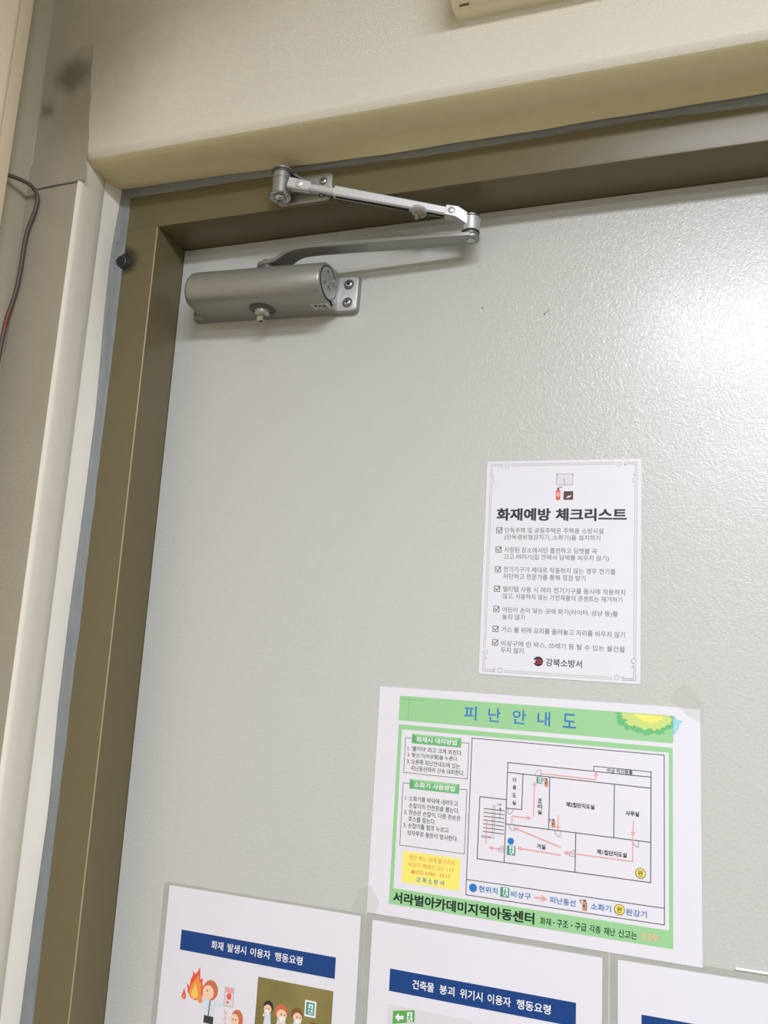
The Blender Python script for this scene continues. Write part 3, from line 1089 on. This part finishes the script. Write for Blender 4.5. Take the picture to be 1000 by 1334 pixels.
s.text('강북소방서', 63.4, 191.2, 96.4, 198.4, 'ink', .012)
s.build('station_name', ck)

# ---- evacuation map
ev = thing('evacuation_map', 279.7, YP - .1, -503.0,
           'landscape evacuation floor plan with green bands taped below the checklist poster', 'notice', tilt=-.0086)
paper(ev, [(0, 0), (230, 0), (258, -.2), (297, .5), (297, 210), (0, 210)], 'paper')
s = Sheet(1)
s.rect(21.2, 7.6, 274.5, 31.2, 'green'); s.up()
s.line([(31, 9.5), (31, 29)], .3, 'green_line'); s.line([(22, 10.6), (47, 10.6)], .3, 'green_line')
hb = s.build('header_band', ev, 'pale green header band')
s = Sheet(2)
for ch, a, b in (('피', 86.3, 98.4), ('난', 109.5, 121.4), ('안', 132.6, 145.4), ('내', 155.8, 167.4), ('도', 178.8, 191)):
    s.text(ch, a, 12.6, b, 25.4, 'blue', .012)
s.build('title', hb, 'blue spaced title lettering')
random.seed(4)
s = Sheet(3)
def blot(u, v, ru, rv, jag, n, a0, a1, m):
    pts = []
    for i in range(n + 1):
        a = math.radians(a0 + (a1 - a0) * i / n)
        k = 1 + random.uniform(-jag, jag)
        pts.append((u + ru * k * math.cos(a), v + rv * k * math.sin(a)))
    s.poly(pts, m)
blot(252, 9.4, 26, 15.5, .10, 46, -4, 184, 'leaf'); s.up()
blot(253, 9.3, 21, 12, .12, 40, -6, 186, 'yellow_soft'); s.up()
blot(255, 9.4, 12, 5.5, .16, 30, -8, 188, 'yellow'); s.up()
s.poly([(274.5, 9.4), (279, 10.8), (283, 11.6), (280, 14), (279.6, 17), (277.6, 20.6), (274.5, 24.4)], 'sky')
s.build('watercolour_blot', hb, 'green and yellow watercolour blot')
s = Sheet(1)
s.rect(21.6, 35, 274.0, 39.4, 'green'); s.rect(21.6, 39.4, 25.2, 199.2, 'green'); s.rect(270.8, 39.4, 274.0, 199.2, 'green')
s.rect(25.2, 185, 270.8, 199.2, 'green')
fb = s.build('green_frame', ev, 'pale green frame and footer band')
s = Sheet(2)
s.text('서라벌아카데미지역아동센터', 25.4, 187.6, 157.6, 197.4, 'ink_dark', .012, .25)
for t, a, b in (('화재', 162.6, 172.2), ('구조', 177.2, 187.1), ('구급', 192.7, 202.8), ('각종', 205.2, 214.7), ('재난', 217.3, 226.9), ('신고는', 229.4, 244.8)):
    s.text(t, a, 190.0, b, 196.3, 'ink_dark', .014)
for u in (174.6, 190.0):
    s.ell(u, 193.1, .7, .7, 'ink_dark', 10)
s.text('119', 249.6, 189.4, 262, 196.2, 'number_ink', .03)
s.build('footer_text', fb, 'black footer lettering ending in a faded red number')
# instruction panels
for name_v, (v0, v1, t0, t1, head, body) in {
    'a': (47.0, 79.5, 42.8, 51.6, '화재시 대피방법',
          [("1. '불이야' 라고 크게 외친다.", 32, 86, 56.6), ('2. 발신기(비상벨)을 누른다.', 32, 82.3, 62.7), ('3. 오른쪽 피난안내도에 있는', 31.9, 84.3, 68.8), ('피난동선따라 신속 대피한다.', 36.4, 88.7, 74.7)]),
    'b': (89.2, 146.0, 84.9, 93.7, '소화기 사용방법',
          [('1. 소화기를 바닥에 내려두고', 32.1, 83.9, 102.7), ('손잡이의 안전핀을 뽑는다.', 36.2, 85.3, 109.0), ('2. 한손은 손잡이, 다른 한손은', 31.9, 87, 115.4),
           ('호스를 잡는다.', 36.3, 63.2, 121.2), ('3. 손잡이를 힘껏 누르고', 31.9, 76, 127.3), ('빗자루로 쓸듯이 방사한다.', 36.2, 85.1, 133.9)])}.items():
    s = Sheet(1)
    s.frame(29.3, v0, 92.0, v1, .5, 'ink_soft')
    for t, a, b, v in body:
        s.mid(t, a, b, v, 4.7, 'ink', .006)
    pn = s.build('instruction_panel', ev)
    s = Sheet(2)
    s.rect(36, t0, 84.6, t1, 'green_dark'); s.up()
    s.poly([(36, t0), (84.6, t0), (81, t0 + 1.8), (39.5, t0 + 1.8)], 'green'); s.poly([(36, t0), (39.5, t0 + 1.8), (39.5, t1 - 1.2), (36, t1)], 'green_line'); s.up()
    s.text(head, 40.4, (t0 + t1) / 2 - 2.3, 80.4, (t0 + t1) / 2 + 2.7, 'white', .02)
    s.build('panel_tab', pn, 'green tab with white lettering')
s = Sheet(1)
s.rect(33.0, 150.7, 88.6, 178.6, 'yellow')
ye = s.build('notice_box', ev, 'yellow notice box')
s = Sheet(2)
s.mid('계단·복도 등에 물건적치', 38.8, 83.2, 155.4, 4.4, 'orange_text', .004)
s.mid('비상구 폐쇄신고는 119', 38.7, 82.3, 161.7, 4.4, 'orange_text', .004)
s.rect(42, 166.6, 45.4, 169.6, 'orange_text')
s.mid('(02) 6946 - 0119', 46.4, 79.3, 168.1, 4.2, 'orange_text', .01)
for ch, u in (('강', 47.6), ('북', 53.2), ('소', 58.8), ('방', 64.4), ('서', 70)):
    s.text(ch, u, 171.8, u + 3.8, 176.4, 'blue', .012)
s.build('notice_text', ye, 'faded orange lettering with a blue last line')
# floor plan
s = Sheet(1)
LW = .75
s.frame(94.9, 41.9, 267.0, 181.1, .7, 'ink_soft'); s.line([(94.9, 167.9), (267, 167.9)], .7, 'ink_soft')
s.line([(129.6, 61), (256.1, 61.6)], LW, 'ink_soft')
s.line([(129.6, 61), (129.4, 94), (129.3, 115.2), (129.1, 148.7)], LW, 'ink_soft')
s.line([(129.6, 69.7), (256, 70.9)], LW, 'ink_soft')
s.line([(143.9, 70), (143.6, 101.2), (129.3, 101.5)], LW, 'ink_soft')
s.line([(168.3, 70.3), (168.3, 115.3)], LW, 'ink_soft')
s.line([(129.3, 115.3), (255.8, 116.0)], LW, 'ink_soft')
s.line([(225.1, 70.9), (224.9, 115.8)], LW, 'ink_soft')
s.line([(256.1, 57), (255.8, 149)], LW, 'ink_soft')
s.line([(104.1, 148.7), (255.8, 148.9)], LW, 'ink_soft')
s.line([(104.1, 148.7), (104.5, 94), (129.3, 94)], LW, 'ink_soft')
s.line([(192.3, 116), (192.1, 148.8)], LW, 'ink_soft')
s.line([(207.1, 61.3), (207.1, 56.9), (256, 57.1)], .6, 'ink_soft')
for k in range(7):
    s.line([(108.9, 104.05 + k * 3.36), (127.8, 104.15 + k * 3.36)], .65, 'ink_soft')
s.frame(117.3, 100.2, 118.9, 129, .3, 'ink_text')
s.arrow([(123.8, 110.2), (123.9, 101.2)], .35, 2.6, 'ink_soft')
for cu, cv, r, a0, a1 in ((160.1, 69.8, 5.1, 180, 270), (135.9 - 4.7, 101.4, 4.9, 0, 90), (137.4, 115.4, 4.9, 90, 180), (179.0, 115.7, 5.1, 90, 180),
                          (128.2, 139.8, 4.7, 180, 270), (191.9, 135.6, 5.0, 180, 270), (245.8, 116.2, 4.9, 90, 180)):
    s.arc(cu, cv, r, a0, a1, .35, 'ink_text', 8)
    if a0 == 180:
        s.line([(cu, cv - r), (cu, cv), (cu - r, cv)], .3, 'ink_text')
    elif a0 == 90:
        s.line([(cu, cv + r), (cu, cv)], .3, 'ink_text')
    else:
        s.line([(cu + r, cv), (cu, cv)], .3, 'ink_text'); s.line([(cu, cv + r), (cu, cv)], .3, 'ink_text')
fp = s.build('floor_plan', ev, 'black outline of the floor plan')
def room(items, m='ink', bold=.02):
    q = Sheet(4)
    for t, a, b, v, h in items:
        q.mid(t, a, b, v, h, m, bold)
    q.build('room_name', fp)


room([(c, 134.8, 138.2, v, 3.6) for c, v in (('다', 75.7), ('용', 82.4), ('도', 89.2), ('실', 95.9))], bold=.012)
room([(c, 158.0, 162.0, v, 3.9) for c, v in (('조', 91.8), ('리', 96.6), ('실', 101.4))], bold=.014)
room([('제2집단지도실', 183.3, 208.1, 92.0, 4.2)])
room([('사무실', 234.8, 246.1, 93.8, 4.2)])
room([('비상 미끄럼틀', 218.7, 240.6, 59.1, 3.6)], 'ink_soft', .01)
room([('거실', 158.3, 165.9, 130.9, 4.4)])
room([('제1집단지도실', 210.8, 236, 129.0, 4.2)])
room([('UP', 121.4, 124.8, 99.0, 1.7)], 'ink_soft', .01)
room([('DOWN', 107.6, 116, 128.6, 1.9)], 'ink_soft', .01)
s = Sheet(4)
for pts, w in (([(154.6, 105.1), (154.7, 75.2)], .75), ([(135, 114.6), (135.2, 107.6), (152.5, 107.6)], .75), ([(111.9, 134.2), (111.8, 114.4)], .75),
               ([(176.8, 102.8), (176.6, 115.2)], .75), ([(179.2, 129.3), (137.1, 117.5)], .85), ([(179.1, 135.9), (140.6, 134.7)], .85),
               ([(127.9, 137.3), (114.7, 137.4)], .75), ([(241.5, 100.1), (241.2, 112.7)], .75), ([(160.2, 67.6), (209.2, 68.2), (209, 61.3)], .65),
               ([(240.9, 113), (241.2, 133.4), (182.2, 133.2)], .7)):
    s.arrow(pts, w, 4.0, 'pink')
s.build('route_arrows', fp, 'pink escape route arrows')


def exit_icon(sh, u0, v0, u1, v1):
    sh.rect(u0, v0, u1, v1, 'teal'); sh.up()
    du, dv = u1 - u0, v1 - v0
    sh.rect(u0 + du * .3, v0 + dv * .06, u1 - du * .16, v1 - dv * .08, 'white'); sh.up()
    sh.ell(u0 + du * .55, v0 + dv * .2, du * .09, dv * .09, 'teal', 10)
    sh.line([(u0 + du * .54, v0 + dv * .3), (u0 + du * .5, v0 + dv * .6), (u0 + du * .72, v1 - dv * .12)], du * .12, 'teal')
    sh.line([(u0 + du * .5, v0 + dv * .6), (u0 + du * .34, v1 - dv * .15)], du * .1, 'teal')
    sh.line([(u0 + du * .34, v0 + dv * .42), (u0 + du * .75, v0 + dv * .44)], du * .09, 'teal')


def ext_icon(sh, u, v, h):
    sh.poly(round_rect(u - h * .16, v - h * .26, u + h * .2, v + h * .5, h * .08), 'extinguisher')
    sh.rect(u - h * .08, v - h * .46, u + h * .16, v - h * .28, 'ink_soft'); sh.line([(u - h * .05, v - h * .4), (u - h * .4, v - h * .36), (u - h * .28, v - h * .1)], h * .06, 'ink_text')
    sh.line([(u + h * .2, v - h * .2), (u + h * .2, v + h * .45)], h * .06, 'ink_soft'); sh.up()
    sh.rect(u - h * .1, v - h * .02, u + h * .06, v + h * .22, 'ink_soft')


def round_icon(sh, u, v, r):
    sh.ell(u, v, r, r, 'ink_soft'); sh.up(); sh.ell(u, v, r * .88, r * .88, 'yellow_icon'); sh.up()
    sh.text('완', u - r * .52, v - r * .55, u + r * .52, v + r * .55, 'ink', .016); sh.up(-2)


s = Sheet(4)
s.ell(134.6, 129.6, 2.9, 2.9, 'blue_dot')
s.build('position_dot', fp, 'blue position dot')
for r_ in ((131.4, 133.6, 139.0, 141.6), (156.5, 70.8, 161.4, 76.6)):
    s = Sheet(4); exit_icon(s, *r_); s.build('exit_symbol', fp, 'green running-figure exit symbol')
for u, v in ((165, 75), (172.1, 109.6)):
    s = Sheet(4); ext_icon(s, u, v, 7.6); s.build('extinguisher_symbol', fp)
s = Sheet(4); round_icon(s, 247.5, 142.3, 4.3); s.build('descender_symbol', fp, 'round yellow symbol')
s = Sheet(4)
s.ell(101.4, 174.1, 3.6, 3.6, 'blue_dot')
exit_icon(s, 126.6, 169.8, 134.6, 178); s.up(-2)
s.arrow([(157.7, 174.3), (168.8, 174.4)], 1.2, 6, 'pink')
ext_icon(s, 200.6, 174.6, 9.5); s.up(-1)
round_icon(s, 230.2, 174.2, 4.4)
s.mid('현위치', 106.8, 124, 174, 5.4, 'blue', .008)
s.mid('비상구', 136.4, 154, 174.4, 5.4, 'blue', .008)
s.mid('피난동선', 170.8, 193.2, 174.4, 5.4, 'blue', .008)
s.mid('소화기', 206.2, 223.2, 174.6, 5.4, 'blue', .008)
s.mid('완강기', 235.6, 252.8, 175, 5.4, 'blue', .008)
s.build('legend', fp, 'map legend with blue words')

# clear tape at two corners of the map
mb = MB()
mb.face([(552, -1.05, -497), (564, -1.05, -482), (580, -1.05, -500), (579, -1.05, -518), (566, -1.05, -512)][::-1], 'tape')
tag(mb.build('clear_tape', recalc=False), 'piece of clear tape over the upper right corner of the evacuation plan', 'tape')
mb = MB()
mb.face([(262, -1.05, -713), (270, -1.05, -693), (281, -1.05, -688), (290, -1.05, -702), (287, -1.05, -713.5)][::-1], 'tape')
tag(mb.build('clear_tape', recalc=False), 'piece of clear tape over the lower left corner of the evacuation plan', 'tape')


# ---- three laminated notices along the bottom
def person_bust(s, u, v, r, hair, face_dir=1, cover=True, trousers=True):
    """small cartoon bust: hair cap, face, shirt, a cloth held to the mouth"""
    s.poly([(u - r * .5, v + r * .8), (u + r * .5, v + r * .8), (u + r * .75, v + r * 3.0), (u - r * .85, v + r * 3.0)], 'shirt')
    if trousers:
        s.rect(u - r * .85, v + r * 3.0, u + r * .75, v + r * 4.4, 'trousers')
    s.up(); s.ell(u, v - r * .1, r * 1.05, r * 1.12, hair, 20); s.up()
    s.ell(u + face_dir * r * .12, v + r * .28, r * .82, r * .76, 'skin', 18); s.up()
    s.ell(u - r * .15 + face_dir * r * .2, v + r * .2, r * .1, r * .13, 'ink', 8); s.ell(u + r * .4 + face_dir * r * .2, v + r * .2, r * .1, r * .13, 'ink', 8)
    if cover:
        s.ell(u + face_dir * r * .3, v + r * .85, r * .5, r * .42, 'white', 14)
        s.line([(u - r * .5, v + r * 1.6), (u + face_dir * r * .9, v + r * 1.5), (u + face_dir * r * .5, v + r * 1.0)], r * .34, 'skin')
    s.up(-4 + 1)


n1 = thing('laminated_notice', 62.4, YP, -716.25,
           'laminated notice with blue banner and burning flame drawing, leftmost of the bottom row', 'notice', 'laminated notices along the bottom', tilt=-.0043)
film(n1, -6.5, -2.6, 215, 300, 3)
paper(n1, [(0, 0), (210, 0), (210, 297), (0, 297)], 'paper')
s = Sheet(1); s.rect(19.0, 39.8, 187.5, 58.6, 'navy'); bn = s.build('banner', n1, 'dark blue banner')
s = Sheet(2)
for t, a, b in (('화재', 54.2, 67.6), ('발생시', 72.4, 93.0), ('이용자', 97.6, 119.4), ('행동요령', 124.2, 153.6)):
    s.text(t, a, 44.6, b, 52.4, 'white', .014)
s.build('banner_text', bn, 'white banner lettering')
s = Sheet(1)
s.poly([(43.9, 71.0), (44.6, 76.5), (45.4, 82.5), (48.2, 80.2), (48.0, 86.8), (51.8, 88), (50.6, 94), (47.5, 99.5), (42.0, 101.8), (36.5, 100.5), (32.6, 96), (31.6, 92), (30.4, 87.8), (34, 90.2),
        (34.6, 84), (36.6, 79.6), (36.0, 75.6), (39, 78.5), (41.6, 75.5)], 'flame'); s.up()
s.poly([(43, 78), (44.4, 84.5), (47, 86.5), (47.4, 95), (44.5, 100.4), (38, 100.6), (34, 96), (35.4, 90), (37.4, 86.5), (40.4, 83)], 'flame_mid'); s.up()
s.poly([(40.8, 87), (43.2, 93), (44.5, 96.5), (43, 100), (39.6, 100.6), (36.2, 98.4), (37.4, 93)], 'flame_in'); s.up()
s.poly([(28.2, 92.6), (30, 97), (31.2, 100), (30.2, 102.8), (27.6, 102.8), (25.6, 100.4), (27, 97)], 'flame'); s.up()
s.poly([(28.3, 97), (29.6, 100.4), (28.6, 102.4), (27.2, 100.8)], 'flame_mid')
s.poly([(46.2, 93), (49.2, 98), (49.8, 102), (47.6, 103.6), (45, 102.4), (44.6, 99)], 'flame_mid')
s.build('flame_picture', n1, 'orange burning flame drawing')
s = Sheet(1)
s.poly([(53.5, 99), (63.5, 98.4), (64.2, 108), (63, 113.4), (52.8, 113.4)], 'shirt'); s.rect(52.8, 113.2, 63.4, 120, 'trousers')
s.poly([(62.6, 98.6), (74, 98.4), (74, 102.0), (63.4, 103.5)], 'shirt'); s.poly([(50.2, 98), (54.5, 97.5), (54.5, 107), (50.8, 107.2), (49.6, 103)], 'shirt')
s.up(); s.line([(58.2, 100), (57.6, 112.6)], 1.1, 'brown_ink'); s.ell(57.8, 90.0, 8.2, 9.2, 'hair_red'); s.up()
s.ell(55.4, 92.4, 6.2, 6.6, 'skin'); s.ell(75.4, 99.4, 2.0, 1.3, 'skin', 12); s.ell(51.4, 96, 1.8, 2.4, 'skin', 12); s.up()
s.ell(54.2, 91, .6, .9, 'ink', 8); s.line([(51.5, 98.5), (53, 95)], .9, 'skin')
s.build('caller_picture', n1, 'drawing of a shouting man in shirt and tie')
s = Sheet(1)
s.rect(73.6, 84.4, 83.2, 101.2, 'pale_grey'); s.frame(73.6, 84.4, 83.2, 101.2, .35, 'ink_text'); s.up()
s.rect(74.2, 84.8, 82.6, 89, 'pink'); s.ell(78.6, 92.2, 2.6, 3.0, 'red', 16); s.ell(77.4, 97.6, 1.3, 1.2, 'red', 12)
for k in range(3):
    s.line([(74.6 + k, 105.5 + k * 5), (77.6, 107.5 + k * 5), (75.2 - k * .4, 108.4 + k * 5)], .9, 'pink')
s.build('alarm_button_picture', n1, 'drawing of a red alarm button panel')
s = Sheet(1)
s.ell(89.2, 110.5, 6.4, 8.2, 'hair_red'); s.up(); s.ell(86.4, 112.6, 4.8, 6.2, 'skin'); s.up(); s.ell(84.6, 111.6, .6, .9, 'ink', 8); s.ell(87.8, 111.6, .6, .9, 'ink', 8)
s.poly([(81, 121), (93, 121), (95, 130), (80, 130)], 'shirt')
s.build('second_caller_picture', n1, 'drawing of a second man with auburn hair')
s = Sheet(1)
s.rect(108.2, 69.4, 187, 140, 'smoke'); s.up()
for args in ((121.5, 94.6, 5.0, 'hair_black', -1), (135.2, 97, 6.4, 'hair_red', 1), (151.8, 96.6, 5.8, 'hair_brown', 1), (169, 106.5, 6.0, 'hair_brown', -1)):
    person_bust(s, *args)
    s.up(.5)
s.rect(159.2, 81.2, 170.8, 95.4, 'white'); s.up(); s.rect(160.6, 82.8, 169.2, 93.6, 'teal'); s.up(); s.rect(163.0, 84.2, 167.6, 92.8, 'white'); s.up(); s.ell(165.4, 86, .9, .9, 'teal', 10); s.line([(165.3, 87.2), (164.8, 89.6), (166.6, 92)], 1.1, 'teal'); s.line([(164.8, 89.6), (163.8, 92.2)], 1.0, 'teal'); s.line([(163.6, 88.2), (167, 88.4)], .8, 'teal')
s.build('smoke_picture', n1, 'olive picture of people in smoke covering their mouths')

n2 = thing('laminated_notice', 284.3, YP, -718.7,
           'laminated notice with blue banner and green exit sign drawing, directly below the evacuation plan', 'notice', 'laminated notices along the bottom', tilt=-.0065)
film(n2, -6.5, -6, 215, 300, 3)
paper(n2, [(0, 0), (210, 0), (210, 297), (0, 297)], 'paper')
s = Sheet(1); s.rect(19.8, 39.2, 188.4, 58.2, 'navy'); bn = s.build('banner', n2, 'dark blue banner')
s = Sheet(2)
for t, a, b in (('건축물', 41.9, 62.4), ('붕괴', 67.5, 81.4), ('위기시', 86.4, 107.0), ('이용자', 111.6, 132.4), ('행동요령', 137.4, 167.0)):
    s.text(t, a, 44.8, b, 52.6, 'white', .014)
s.build('banner_text', bn, 'white banner lettering')
s = Sheet(1)
s.rect(19.7, 69.4, 98.6, 140, 'pale_grey'); s.up()
s.poly([(24.8, 74.2), (45.2, 70.2), (45.6, 80.0), (24.8, 85.2)], 'sign_green'); s.up()
s.poly([(26.8, 79.0), (30.4, 75.2), (30.6, 77.4), (35, 76.6), (35.1, 79.6), (30.8, 80.4), (31.0, 82.6)], 'white')
s.poly([(38.2, 73.0), (43.0, 72.2), (43.4, 80.2), (38.4, 81.4)], 'white'); s.up()
s.ell(41.0, 74.2, .8, .8, 'sign_green', 10); s.line([(41, 75.2), (40.4, 77.8), (42.2, 80)], .9, 'sign_green'); s.line([(40.2, 77.4), (39.2, 80.4)], .8, 'sign_green'); s.line([(39.2, 76.4), (42.6, 76.4)], .7, 'sign_green')
s.build('exit_sign_picture', n2, 'picture of a green exit sign with white arrow')

n3 = thing('laminated_notice', 507.0, YP, -719.55,
           'laminated notice with blue banner cut off by the right edge of the photo', 'notice', 'laminated notices along the bottom', tilt=-.001)
film(n3, -6.5, -6, 215, 300, 3)
paper(n3, [(0, 0), (210, 0), (210, 297), (0, 297)], 'paper')
s = Sheet(1); s.rect(19.2, 39.6, 187.5, 58.5, 'navy'); s.build('banner', n3, 'dark blue banner')
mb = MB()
mb.grid([[(93 + k * 12, .2, 8.6 - k * .02), (93 + k * 12, -1.2, 7.4 - k * .02), (93 + k * 12, -.6, 6.6 - k * .02)] for k in range(8)], 'white')  # film edge coloured white to paint in its glare
mb.build('film_edge', n3, world=False, recalc=False)['label'] = 'lifted edge of the film with its glare painted white'
